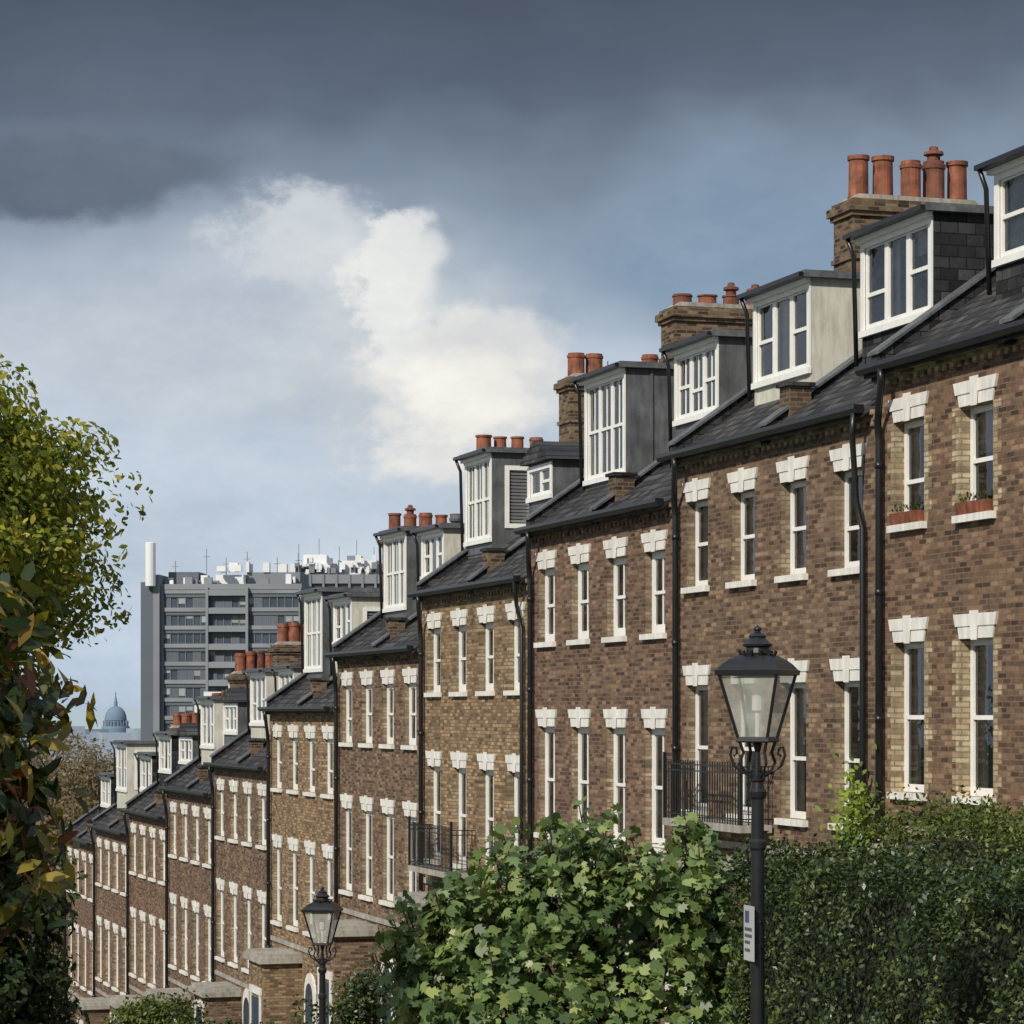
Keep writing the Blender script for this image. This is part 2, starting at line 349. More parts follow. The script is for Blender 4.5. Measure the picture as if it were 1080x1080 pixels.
        wf.box(p-.06,p-.001,a-.02,b+.02,zw-.1,zw-.0)
        wf.box(p-.03,p-.001,a-.005,a+.11,zw,zt-.05);wf.box(p-.03,p-.001,b-.11,b+.005,zw,zt-.05)
        wf.box(p-.028,p-.001,a+.11,b-.11,zt-.16,zt-.05)
        for q in range(n):
            sash(P,p+.01,a+t+q*fw+.003,a+t+(q+1)*fw-.003,zw+.002,zt-.122,bar=(st==2),meet=(st==2 or q%2==0),room=.6,t=.065)
        r=P('dormer_roof',LEAD)
        if st==3:
            ymid=(a+b)/2
            P('dormer_slates',SL).prism([(a-.15,zt),(b+.15,zt),(b+.15,zt+.06),(ymid,zt+.45),(a-.15,zt+.06)],p-.15,xb)
        else:
            r.box(p-.2,xb+.1,a-.12,b+.12,zt,zt+.07); r.box(p-.14,xb+.05,a-.07,b+.07,zt+.07,zt+.12)
            wf.box(p-.12,p-.03,a-.05,b+.05,zt-.07,zt-.002)
            P('dormer_gutter',BLK).box(p-.27,p-.2,a-.14,b+.14,zt+.0,zt+.07)
            P('drainpipes',BLK).tube([(p-.22,b+.06,zt),(p-.1,b+.1,zt-.25),(p-.05,b+.1,rz(p)+.1)],.035,6)
            if (u,k0) in((0,.57),(3,3.2)):
                P('roof_cowl',LEAD).lathe([(.10,zt+.12),(.10,zt+.25),(.16,zt+.27),(.17,zt+.33),(.13,zt+.40),(.05,zt+.44)],p+.7,b-.5,12)
    k=u+1
    if k in CHIM:
        zt,p0,L,npot,ph=CHIM[k]; c=P('chimney_stack',BR_CH); yc=y1-.1
        c.box(p0,p0+L,yc-.42,yc+.42,e,zt-.3)
        c.box(p0-.05,p0+L+.05,yc-.47,yc+.47,zt-.3,zt-.22); c.box(p0-.1,p0+L+.1,yc-.52,yc+.52,zt-.22,zt-.08)
        c.box(p0-.03,p0+L+.03,yc-.45,yc+.45,zt-.08,zt)
        c.box(p0-.04,p0+L+.04,yc-.46,yc+.46,zt-1.05,zt-.97)
        P('chimney_lead_flashing',LEAD).box(p0-.03,p0+L+.03,yc-.45,yc+.45,rz(p0)-.1,rz(p0)+.25)
        for i in range(npot):
            pm=POT if random.random()<.7 else POT2; r=random.uniform(.165,.20); x=p0+.28+(L-.56)*i/(npot-1)
            hh=ph*random.uniform(.92,1.08); yy=yc+random.uniform(-.08,.08)
            if k==3 and i in(2,3): continue
            cp=P('chimney_pots',pm)
            if random.random()<.6: cp.lathe([(r*1.04,zt),(r*1.02,zt+hh*.82),(r*1.12,zt+hh*.83),(r*1.12,zt+hh*.92),(r*1.0,zt+hh*.94),(r*1.0,zt+hh),(r*.8,zt+hh),(r*.78,zt+hh-.2)],x,yy,20)
            else: cp.lathe([(r*1.1,zt),(r*1.1,zt+hh*.12),(r*1.0,zt+hh*.14),(r*.95,zt+hh*.9),(r*1.1,zt+hh*.91),(r*1.1,zt+hh),(r*.8,zt+hh),(r*.75,zt+hh-.2)],x,yy,20)
            P('pot_inner_disc',BLK).lathe([(r*.7,zt+hh-.12),(.01,zt+hh-.12)],x,yy,12)  # black disc set inside each pot, just below the rim
            if (k,i) in ((1,3),(2,3),(5,1),(2,2)):
                cp=P('chimney_pots',POT2); cp.lathe([(r*.6,zt+hh-.1),(r*.62,zt+hh+.1),(r*.95,zt+hh+.12),(r*.9,zt+hh+.17),(r*.45,zt+hh+.2),(r*.4,zt+hh+.26),(.02,zt+hh+.28)],x,yy,14)
        P('chimney_mortar',STONE).prism([(p0,zt),(p0+L,zt),(p0+L-.15,zt+.1),(p0+.15,zt+.1)],yc-.33,yc+.33,'y')
        if k in (3,5):
            P('tv_aerial',BLK).tube([(p0+L*.5,yc+.4,zt-.6),(p0+L*.5,yc+.4,zt+.5)],.012,6)
    pa,pb=y0+.5*W,y0+.74*W; ptop=rows[1][0]-.65; pw=P('porch_walls',bm)
    gz=g(pa)-.6
    pw.box(-1.05,-.002,pa,pb,gz,ptop-.25); P('porch_cornice',STONE).box(-1.2,-.003,pa-.14,pb+.14,ptop-.25,ptop-.1)
    P('porch_cornice',STONE).box(-1.12,-.003,pa-.07,pb+.07,ptop-.1,ptop)
    P('porch_door',DOOR).box(-1.07,-1.051,pa+.45,pb-.45,gz+.6,gz+2.9)
    P('porch_cornice',WH).box(-1.09,-1.052,pa+.3,pa+.45,gz+.6,gz+3.0);P('porch_cornice',WH).box(-1.09,-1.052,pb-.45,pb-.3,gz+.6,gz+3.0);P('porch_cornice',WH).box(-1.092,-1.052,pa+.25,pb-.25,gz+3.0,gz+3.2)
    P('string_course',STONE).box(-.05,-.001,y0+.004,y1-.004,ptop+.08,ptop+.2)
    ya=y0+.36*W; zc=gz+3.1
    pts=[(ya-.62,gz+.6)]+[(ya+.62*math.cos(t),zc+.62*math.sin(t)) for t in np.linspace(math.pi,0,13)]+[(ya+.62,gz+.6)]
    P('arched_door_surround',WH).prism(pts,-.06,-.001)
    pts=[(ya-.4,gz+.62)]+[(ya+.4*math.cos(t),zc-.05+.4*math.sin(t)) for t in np.linspace(math.pi,0,13)]+[(ya+.4,gz+.62)]
    P('arched_door',DOOR).prism(pts,-.075,-.061)
    for i in range(4): P('door_steps',STONE).box(-.35-.3*i,-.08 if i==0 else -.05-.3*i,ya-.7,ya+.7,gz-1,gz+.58-.15*i)
    gw=P('garden_wall',bm); n=4
    for i in range(n):
        a=y0+W*i/n; b=y0+W*(i+1)/n; zz=g((a+b)/2)
        gw.box(-4.6,-4.35,a+.002,b-.002,zz-1,zz+1.0); P('wall_coping',STONE).box(-4.64,-4.31,a+.002,b-.002,zz+1.0,zz+1.08)
    if u in (0,2):
        ba,bb=y0+.46*W,y0+.88*W; zf=rows[1][0]-.12
        P('balcony_slab',STONE).box(-.6,-.05,ba,bb,zf-.12,zf)
        r=P('balcony_railings',BLK)
        for z in (zf+.08,zf+.80,zf+.9):
            r.box(-.575,-.555,ba+.02,bb-.02,z,z+.02); r.box(-.555,-.02,ba+.02,ba+.04,z,z+.02); r.box(-.555,-.02,bb-.04,bb-.02,z,z+.02)
        y=ba+.02
        while y<bb-.02: r.box(-.573,-.557,y,y+.016,zf,zf+.98); y+=.11
        for yy in (ba+.022,bb-.038):
            x=-.55
            while x<-.06: r.box(x,x+.016,yy,yy+.016,zf,zf+.9); x+=.11
        for yy in (ba,bb-.05): r.box(-.59,-.54,yy,yy+.05,zf,zf+1.1)
    P.emit(par,smooth=('drainpipes',))
HB=leafmat('leaves_window_box',[(0,(.03,.06,.02)),(.8,(.08,.12,.03)),(1,(.3,.06,.05))])
for u in range(-2,10): unit(u)

# ---------------- terrain
def strip(name,xa,xb,mat,dz=0,ys=None,nx=1,parent=None):
    mb=MB(); ys=ys or list(np.arange(-40,140,2.0))
    for a,b in zip(ys[:-1],ys[1:]):
        mb.quad((xa,a,g(a)+dz),(xb,a,g(a)+dz),(xb,b,g(b)+dz),(xa,b,g(b)+dz))
    return mb.obj(name,mat,parent)
GRASS=simple('ground_grass',(.07,.09,.035),.95,.5,.6,bump=.3)
ys=list(np.arange(-400,-40,40))+list(np.arange(-40,140,4))+[140,170,200,300,400,700,1200,2000,3000,6000,12000]
xs=[-9000,-3000,-1000,-300,-100,-40,-16,0,20,60,200,600,2000,5000,9000]
mb=MB()
for y in ys:
    for x in xs: mb.v.append((x,y,g(y)-.02))
nx=len(xs)
for j in range(len(ys)-1):
    for i in range(nx-1): a=j*nx+i; mb.f.append((a,a+1,a+nx+1,a+nx))
mb.obj('ground',GRASS)
ASP=simple('asphalt',(.05,.05,.052),.85,.25,3,bump=.3); PAV=simple('paving_stone',(.27,.26,.24),.85,.2,2,bump=.2)
strip('road',-13.2,-9.2,ASP,.0)
def slab(name,xa,xb,mat,h):
    mb=MB(); yy=list(np.arange(-40,140,2.0))
    for a,b in zip(yy[:-1],yy[1:]):
        A,Bz=g(a),g(b)
        mb.quad((xa,a,A+h),(xb,a,A+h),(xb,b,Bz+h),(xa,b,Bz+h))
        mb.quad((xa,a,A-.1),(xa,a,A+h),(xa,b,Bz+h),(xa,b,Bz-.1)); mb.quad((xb,a,A-.1),(xb,a,A+h),(xb,b,Bz+h),(xb,b,Bz-.1))
    mb.obj(name,mat)
slab('pavement',-9.05,-7.2,PAV,.12); slab('kerb',-9.2,-9.05,STONE,.125)
slab('pavement',-15.0,-13.35,PAV,.12); slab('kerb',-13.35,-13.2,STONE,.125)
YL=simple('road_paint_yellow',(.6,.45,.08),.7,.3,6)
strip('road_marking_yellow_line',-9.5,-9.4,YL,.006); strip('road_marking_yellow_line',-13.0,-12.9,YL,.006)

# ---------------- foliage
def leaves(name,C,Nrm,size,mat,shape='leaf',parent=None,jit=.8,asp=.5):
    n=len(C); C=np.asarray(C); Nrm=np.asarray(Nrm)+rng.normal(0,jit,(n,3)); Nrm/=np.linalg.norm(Nrm,axis=1,keepdims=True)+1e-9
    R=rng.normal(0,1,(n,3)); U=np.cross(Nrm,R); U/=np.linalg.norm(U,axis=1,keepdims=True)+1e-9; V=np.cross(Nrm,U)
    if shape=='leaf': T=[(-1,0,0),(-.2,-asp,.12),(.5,-asp*.7,.1),(1,0,-.1),(.5,asp*.7,.1),(-.2,asp,.12)]
    elif shape=='fig':
        T=[(-.8,0,0),(-.6,-.45,.05),(-.1,-.85,-.1),(.05,-.4,.05),(.55,-.7,-.1),(.5,-.25,.05),(1.0,0,-.2),(.5,.25,.05),(.55,.7,-.1),(.05,.4,.05),(-.1,.85,-.1),(-.6,.45,.05)]
    else: T=[(-1,0,0),(0,-asp,.08),(1,0,-.05),(0,asp,.08)]
    T=np.array(T); m=len(T)
    s=size*rng.uniform(.55,1.3,n)
    P=C[:,None,:]+s[:,None,None]*(U[:,None,:]*T[None,:,0,None]+V[:,None,:]*T[None,:,1,None]+Nrm[:,None,:]*T[None,:,2,None])
    me=bpy.data.meshes.new(name); me.vertices.add(n*m); me.vertices.foreach_set('co',P.reshape(-1))
    me.loops.add(n*m); me.loops.foreach_set('vertex_index',np.arange(n*m,dtype=np.int32))
    me.polygons.add(n); me.polygons.foreach_set('loop_start',np.arange(0,n*m,m,dtype=np.int32))
    me.polygons.foreach_set('loop_total',np.full(n,m,dtype=np.int32)); me.materials.append(mat); me.update(calc_edges=True)
    o=bpy.data.objects.new(name,me); bpy.context.collection.objects.link(o)
    if parent: o.parent=parent
    return o
BARK=simple('bark',(.09,.07,.05),.9,.4,8,bump=.6)
def tree(name,base,cen,rad,nclump,nper,size,mat,clr=.5,shape='quad',shell=.55,twigr=.02,trunk=.2,up=.4,jit=.8,sc=(1,1,.7),asp=.5):
    par=empty(name); cen=np.array(cen,float); rad=np.array(rad,float); mb=MB()
    b=Vector(base); c=Vector(cen); top=c+Vector((0,0,rad[2]*.3))
    mid=b.lerp(top,.5)+Vector((random.uniform(-.2,.2),random.uniform(-.2,.2),0))
    mb.tube([b,b.lerp(mid,.4),mid,top],[trunk*1.2,trunk,trunk*.8,trunk*.35],10)
    C=[];Nn=[]
    for i in range(nclump):
        d=rng.normal(0,1,3); d/=np.linalg.norm(d); r=shell+(1-shell)*rng.random()**.7
        r*=rng.uniform(.85,1.05)*(1+.09*math.sin(d[2]*9+d[0]*5))
        p=cen+d*rad*r
        st=mid.lerp(top,random.random()); pv=Vector(p)
        k=st.lerp(pv,.5)+Vector((random.uniform(-.2,.2),random.uniform(-.2,.2),random.uniform(0,.3)))
        mb.tube([st,k,pv],[twigr*2.2,twigr*1.4,twigr*.5],5)
        m=int(nper*rng.uniform(.5,1.5)); q=rng.normal(0,1,(m,3)); q*=np.minimum(1,1.7/np.linalg.norm(q,axis=1,keepdims=True)); q*=clr*rng.uniform(.6,1.2)*.5*np.array(sc)
        C.append(p+q); Nn.append(q/(np.linalg.norm(q,axis=1,keepdims=True)+.01)*.8+np.array([0,0,up])+d*.4)
    mb.obj('trunk_and_limbs',BARK,par,smooth=True)
    leaves('foliage',np.concatenate(C),np.concatenate(Nn),size,mat,shape,par,jit,asp)
    return par
L_YG=leafmat('leaves_yellow_green',[(0,(.085,.125,.02)),(.35,(.18,.225,.034)),(.75,(.30,.32,.05)),(1,(.45,.40,.075))],.45)
L_DK=leafmat('leaves_dark',[(0,(.012,.025,.010)),(.6,(.03,.055,.018)),(1,(.06,.085,.025))],.25)
L_MG=leafmat('leaves_glossy_autumn',[(0,(.022,.045,.014)),(.42,(.055,.08,.02)),(.58,(.13,.13,.025)),(.72,(.34,.25,.035)),(.82,(.45,.34,.05)),(.88,(.20,.07,.025)),(1,(.10,.04,.022))],.35,.3,.5)
L_FIG=leafmat('leaves_fig',[(0,(.06,.105,.032)),(.5,(.13,.20,.07)),(.85,(.23,.31,.115)),(1,(.34,.40,.17))],.3,.40,.45)
L_HG=leafmat('leaves_hedge',[(0,(.012,.024,.008)),(.5,(.034,.060,.018)),(.88,(.08,.12,.035)),(1,(.17,.21,.065))],.2,.40,.5)
L_HG2=leafmat('leaves_hedge_light',[(0,(.035,.055,.013)),(.5,(.085,.12,.03)),(1,(.17,.20,.05))],.25)
L_AU=leafmat('leaves_autumn',[(0,(.13,.10,.07)),(.5,(.21,.16,.10)),(1,(.28,.22,.13))],.4)
x,y=place(-165,27); tree('deciduous_tree',(x-.6,y-.4,g(y)),(x,y,1.72),(2.40,2.5,1.88),430,300,.045,L_YG,.66,'leaf',.68,.014,.18,.4,.7)
x,y=place(-60,38); tree('deciduous_tree',(x,y,g(y)),(x,y,-3.6),(1.65,1.9,2.3),140,240,.07,L_DK,.8,'leaf',.4,.02,.15)
x,y=place(-44,13); tree('magnolia_tree',(x-.3,y,g(y)),(x,y,-.26),(.46,.6,.92),130,20,.078,L_MG,.36,'leaf',.3,.008,.07,.3,.7,asp=.36)
for px,Y,py,r in ((88,150,842,2.9),(60,165,832,3.2),(112,170,846,2.8),(35,150,860,4),(75,135,890,3.2),(20,190,814,4.5),(50,125,940,3.4),(62,125,1000,3.4)):
    x,y=place(px,Y); z=zat(py,Y); tree('autumn_tree',(x,y,g(y)-1),(x,y,z),(r,r,r*1.05),70,45,.13,L_AU,1.5,'quad',.35,.045,.2)
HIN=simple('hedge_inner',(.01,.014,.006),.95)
def hedge(name,x0,x1,y0,y1,zt,mat,n,size,depth=.12):
    par=empty(name)
    def bumpf(a,b): return .12*np.sin(a*2.1+1)*np.cos(b*1.7)+.08*np.sin(a*5.3+b*3.1)+.05*np.sin(a*11+b*9)
    yv=rng.uniform(y0,y1,n); zb=np.array([g(v)-.2 for v in yv]); zT=np.array([zt(v) for v in yv])
    k=rng.random(n); X=np.empty(n);Y=yv.copy();Z=np.empty(n);NN=np.zeros((n,3))
    h=zT-zb; r=rng.random(n)
    t=k<.38; X[t]=rng.uniform(x0,x1,t.sum()); Z[t]=zT[t]+bumpf(X[t],Y[t])-np.abs(((X[t]-(x0+x1)/2)/((x1-x0)/2)))**6*.15; NN[t]=(0,0,1)
    s=(k>=.38)&(k<.82); Z[s]=zb[s]+h[s]*r[s]; X[s]=x0+bumpf(Y[s],Z[s])*1.0+(r[s]**10)*.15; NN[s]=(-1,0,.3)
    e=(k>=.82)&(k<.9); X[e]=rng.uniform(x0,x1,e.sum()); Z[e]=zb[e]+h[e]*r[e]; Y[e]=y0+bumpf(X[e],Z[e]); NN[e]=(0,-1,.2)
    f=k>=.9; X[f]=rng.uniform(x0,x1,f.sum()); Z[f]=zb[f]+h[f]*r[f]; Y[f]=y1+bumpf(X[f],Z[f]); NN[f]=(0,1,.2)
    P=np.stack([X,Y,Z],1)+rng.normal(0,depth*.5,(n,3))-NN*np.abs(rng.normal(0,depth*.5,(n,1)))
    m=n//22; sx=rng.uniform(x0,x1,m//14); sy=rng.uniform(y0,y1,m//14)
    for a,b in zip(sx,sy):
        L=rng.uniform(.08,.3); q=rng.random(14)
        P=np.concatenate([P,np.stack([a+rng.normal(0,.025,14),b+rng.normal(0,.025,14),zt(b)+.03+q*L],1)]); NN=np.concatenate([NN,np.tile([-.3,-.2,.5],(14,1))])
    leaves('foliage',P,NN,size,mat,'quad',par,.8)
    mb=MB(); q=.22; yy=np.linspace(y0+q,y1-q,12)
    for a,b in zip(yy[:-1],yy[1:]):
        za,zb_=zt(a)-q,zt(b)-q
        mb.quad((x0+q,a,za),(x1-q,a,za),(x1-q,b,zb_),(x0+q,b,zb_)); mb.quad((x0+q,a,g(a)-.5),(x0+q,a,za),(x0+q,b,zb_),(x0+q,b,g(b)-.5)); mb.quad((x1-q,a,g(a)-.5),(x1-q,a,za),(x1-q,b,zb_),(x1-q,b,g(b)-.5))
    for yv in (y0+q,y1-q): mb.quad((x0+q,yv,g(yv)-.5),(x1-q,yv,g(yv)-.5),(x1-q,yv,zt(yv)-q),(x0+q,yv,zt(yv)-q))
    mb.obj('dark_filler_core',HIN,par)  # dark filler core added so the hedge isn't see-through, its shade painted in
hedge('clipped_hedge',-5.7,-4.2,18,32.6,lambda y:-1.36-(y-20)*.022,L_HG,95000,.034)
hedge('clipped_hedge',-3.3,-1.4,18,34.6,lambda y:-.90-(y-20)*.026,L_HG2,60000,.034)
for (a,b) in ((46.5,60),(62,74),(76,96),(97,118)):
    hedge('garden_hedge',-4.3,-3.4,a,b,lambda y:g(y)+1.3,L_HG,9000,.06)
par=empty('fig_tree'); C=[];Nn=[];mb=MB()
fx,fy=place(610,32); mb.tube([(fx,fy,g(fy)-.2),(fx,fy,-3.6)],[.12,.08],8)
lobes=[(590,31,950,.9,.72),(500,31,1010,.8,.7),(650,32,995,.9,.7),(740,31.5,950,.5,.6),(760,31.5,1010,.65,.8),(560,30.5,1060,1.2,.8),(680,31,1080,1.3,.8),(470,31,1060,.8,.7),(800,31,1070,.6,.7),(605,31.5,918,.45,.48),(540,31.5,965,.5,.5),(690,32,955,.4,.45),(740,31.8,915,.25,.38),(450,31,1000,.3,.35),(625,31,905,.25,.33),(480,30.8,970,.3,.3),(660,30.8,940,.3,.3),(715,30.8,970,.35,.4),(440,31,1035,.35,.5)]
for px,Y,py,r,rz_ in lobes:
    x,y=place(px,Y); z=zat(py,Y)
    mb.tube([(fx,fy,-3.7),((fx+x)/2,(fy+y)/2,(z-3.7)/2+.1),(x,y,z),(x,y,z+rz_*.8)],[.05,.035,.02,.008],6)
    m=int(760*r); d=rng.normal(0,1,(m,3)); d/=np.linalg.norm(d,axis=1,keepdims=True); rr=(.4+.65*rng.random((m,1))**.8)
    wob=1+.22*np.sin(d[:,[0]]*7+px)+.2*np.cos(d[:,[2]]*9+py)
    C.append(np.array([x,y,z])+d*rr*wob*np.array([r,r,rz_])); Nn.append(d*.7+np.array([-.2,-.2,.7]))
for i in range(90):
    px,Y,py,r,rz_=random.choice(lobes); x,y=place(px,Y); z=zat(py,Y)
    a=random.uniform(0,6.28); q=random.uniform(.2,.9); bx,by=x+r*q*math.cos(a),y+r*q*math.sin(a); bz=z+rz_*math.sqrt(1-q*q); L=random.uniform(.12,.36)
    tip=(bx+.15*math.cos(a),by+.15*math.sin(a),bz+L); mb.tube([(bx,by,bz-.2),tip],[.012,.006],5)
    for j in range(9):
        t=j/8; an=j*2.4; C.append(np.array([[bx+(tip[0]-bx)*t+.09*math.cos(an),by+(tip[1]-by)*t+.09*math.sin(an),bz+L*t+.02]])); Nn.append(np.array([[.5*math.cos(an),.5*math.sin(an),.8]]))
mb.obj('branches',BARK,par,smooth=True)
leaves('foliage',np.concatenate(C),np.concatenate(Nn),.092,L_FIG,'fig',par,.6)
par=empty('climbing_plant'); y=S(.02); C=np.stack([rng.normal(-.28,.12,600),rng.normal(y,.30,600),-1.7+rng.normal(0,.42,600)],1)
leaves('foliage',C,np.tile([-.6,-.4,.4],(600,1)),.06,leafmat('leaves_fresh',[(0,(.12,.19,.03)),(1,(.26,.36,.06))]),'leaf',par,.5)
m=MB(); m.tube([(-.2,y,g(y)-.3),(-.22,y+.1,-3.5),(-.25,y,-1.6)],.02,6); m.obj('stem',BARK,par)
x,y=place(385,62); tree('garden_shrub',(x,y,g(y)),(x,y,zat(1065,62)),(.5,.5,.9),40,150,.05,L_HG,.5,'quad',.3)
x,y=place(170,88); tree('garden_shrub',(x,y,g(y)),(x,y,zat(1085,88)),(1.6,1.2,1.0),40,200,.08,L_HG2,.8,'quad',.3)

# ---------------- street lamp
LG,nt,o=newmat('lamp_glass'); p=N(nt,'ShaderNodeBsdfPrincipled'); p.inputs['Base Color'].default_value=(.50,.51,.47,1); p.inputs['Roughness'].default_value=.12
t=N(nt,'ShaderNodeBsdfTransparent'); mx=N(nt,'ShaderNodeMixShader'); nt.links.new(ramp(nt,noise(nt,pos(nt),3,5),[(.3,(.25,)*3),(.7,(.6,)*3)]),mx.inputs[0]); nt.links.new(t.outputs[0],mx.inputs[1]); nt.links.new(p.outputs[0],mx.inputs[2]); nt.links.new(mx.outputs[0],o.inputs[0])
def lamp(px,Y,dz,rot,H):
    x,y=place(px,Y); par=empty('street_lamp',(x,y,dz),rot); P=Parts(); fr=P('lantern_frame',BLK)
    q=math.pi/4; s2=math.sqrt(2); f=.82
    def sq(prof,m): m.lathe([(r*s2*f,z) for r,z in prof],0,0,4,q)
    m=P('lantern_glass',LG); m.lathe([(.135*s2*f,-.19),(.275*s2*f,.30)],0,0,4,q,cap=False)
    for sx in(-1,1):
        for sy in(-1,1): fr.tube([(sx*.14*f,sy*.14*f,-.2),(sx*.285*f,sy*.285*f,.31)],.013,6)
    sq([(.15,-.225),(.16,-.215),(.155,-.185),(.12,-.18)],fr)
    sq([(.275,.285),(.31,.29),(.315,.325),(.29,.335)],fr)
    sq([(.30,.33),(.262,.37),(.215,.405),(.165,.43),(.14,.44)],fr)
    fr.lathe([(.15*f,.435),(.155*f,.45),(.12*f,.46),(.11*f,.50),(.135*f,.51),(.14*f,.525),(.10*f,.55),(.075*f,.575),(.085*f,.585),(.06*f,.605),(.03,.615),(.02,.625),(.032,.638),(.03,.65),(.008,.665),(.002,.675)],0,0,16)
    for i in range(12):
        a=i*math.pi/6; fr.tube([(.13*math.cos(a),.13*math.sin(a),.44),(.145*math.cos(a),.145*math.sin(a),.475)],.012,5)
    P('lamp_burner',WF).lathe([(.02,-.18),(.02,0),(.045,.02),(.045,.16),(.015,.2)],0,0,10); P('lamp_reflector',WF).lathe([(.2,.27),(.05,.29)],0,0,12)
    for i in range(4):
        a=q+i*math.pi/2; c,s=math.cos(a),math.sin(a)
        pts=[(.03,-.50),(.10,-.46),(.15,-.38),(.12,-.30),(.15,-.22)]
        fr.tube([(r*c,r*s,z) for r,z in pts],.013,6)
        a=i*math.pi/2; c,s=math.cos(a),math.sin(a)
        if i%2==0:
            pts=[(.03,-.44),(.12,-.46),(.19,-.40),(.22,-.32),(.205,-.26),(.17,-.27),(.165,-.31),(.19,-.33)]
            fr.tube([(r*c,r*s,z) for r,z in pts],.012,6)
    fr.lathe([(.035,-.55),(.03,-.46),(.02,-.30),(.035,-.24),(.03,-.22)],0,0,10)
    po=P('post',BLK)
    po.lathe([(.14,-H),(.14,-H+.5),(.12,-H+.55),(.10,-H+.62),(.085,-H+.9),(.075,-H+1.0),(.056,-H+1.05),(.052,-1.05),(.066,-1.03),(.066,-.98),(.05,-.96),(.047,-.66),(.065,-.64),(.07,-.6),(.05,-.57),(.045,-.53),(.06,-.515),(.06,-.5),(.03,-.48)],0,0,16)
    P.emit(par,smooth=()) 
    return x,y
lx,ly=lamp(799,21,0,math.radians(-TH*57.3-24),3.9)
lamp(340,42,-3.32,math.radians(-30),3.9)
par=empty('parking_sign',(lx,ly,-1.68),math.radians(-92)); m=MB(); m.box(-.11,.11,-.072,-.066,-.21,.21)
m.obj('plate',simple('sign_white',(.42,.43,.44),.4,.08),par)
m=MB(); m.box(-.075,.01,-.075,-.0725,.08,.17); m.obj('blue_symbol',simple('sign_blue',(.06,.08,.16),.4,.05),par)
m=MB(); 
for z in (.03,-.02,-.07,-.13): m.box(-.08,.07 if z>-.05 else .03,-.075,-.0725,z-.012,z+.012)
m.obj('lettering',simple('sign_text',(.08,.08,.09),.5),par)
m=MB(); m.lathe([(.064,.08),(.064,.11)],0,0,12); m.lathe([(.064,-.11),(.064,-.08)],0,0,12); m.obj('clamps',BLK,par)

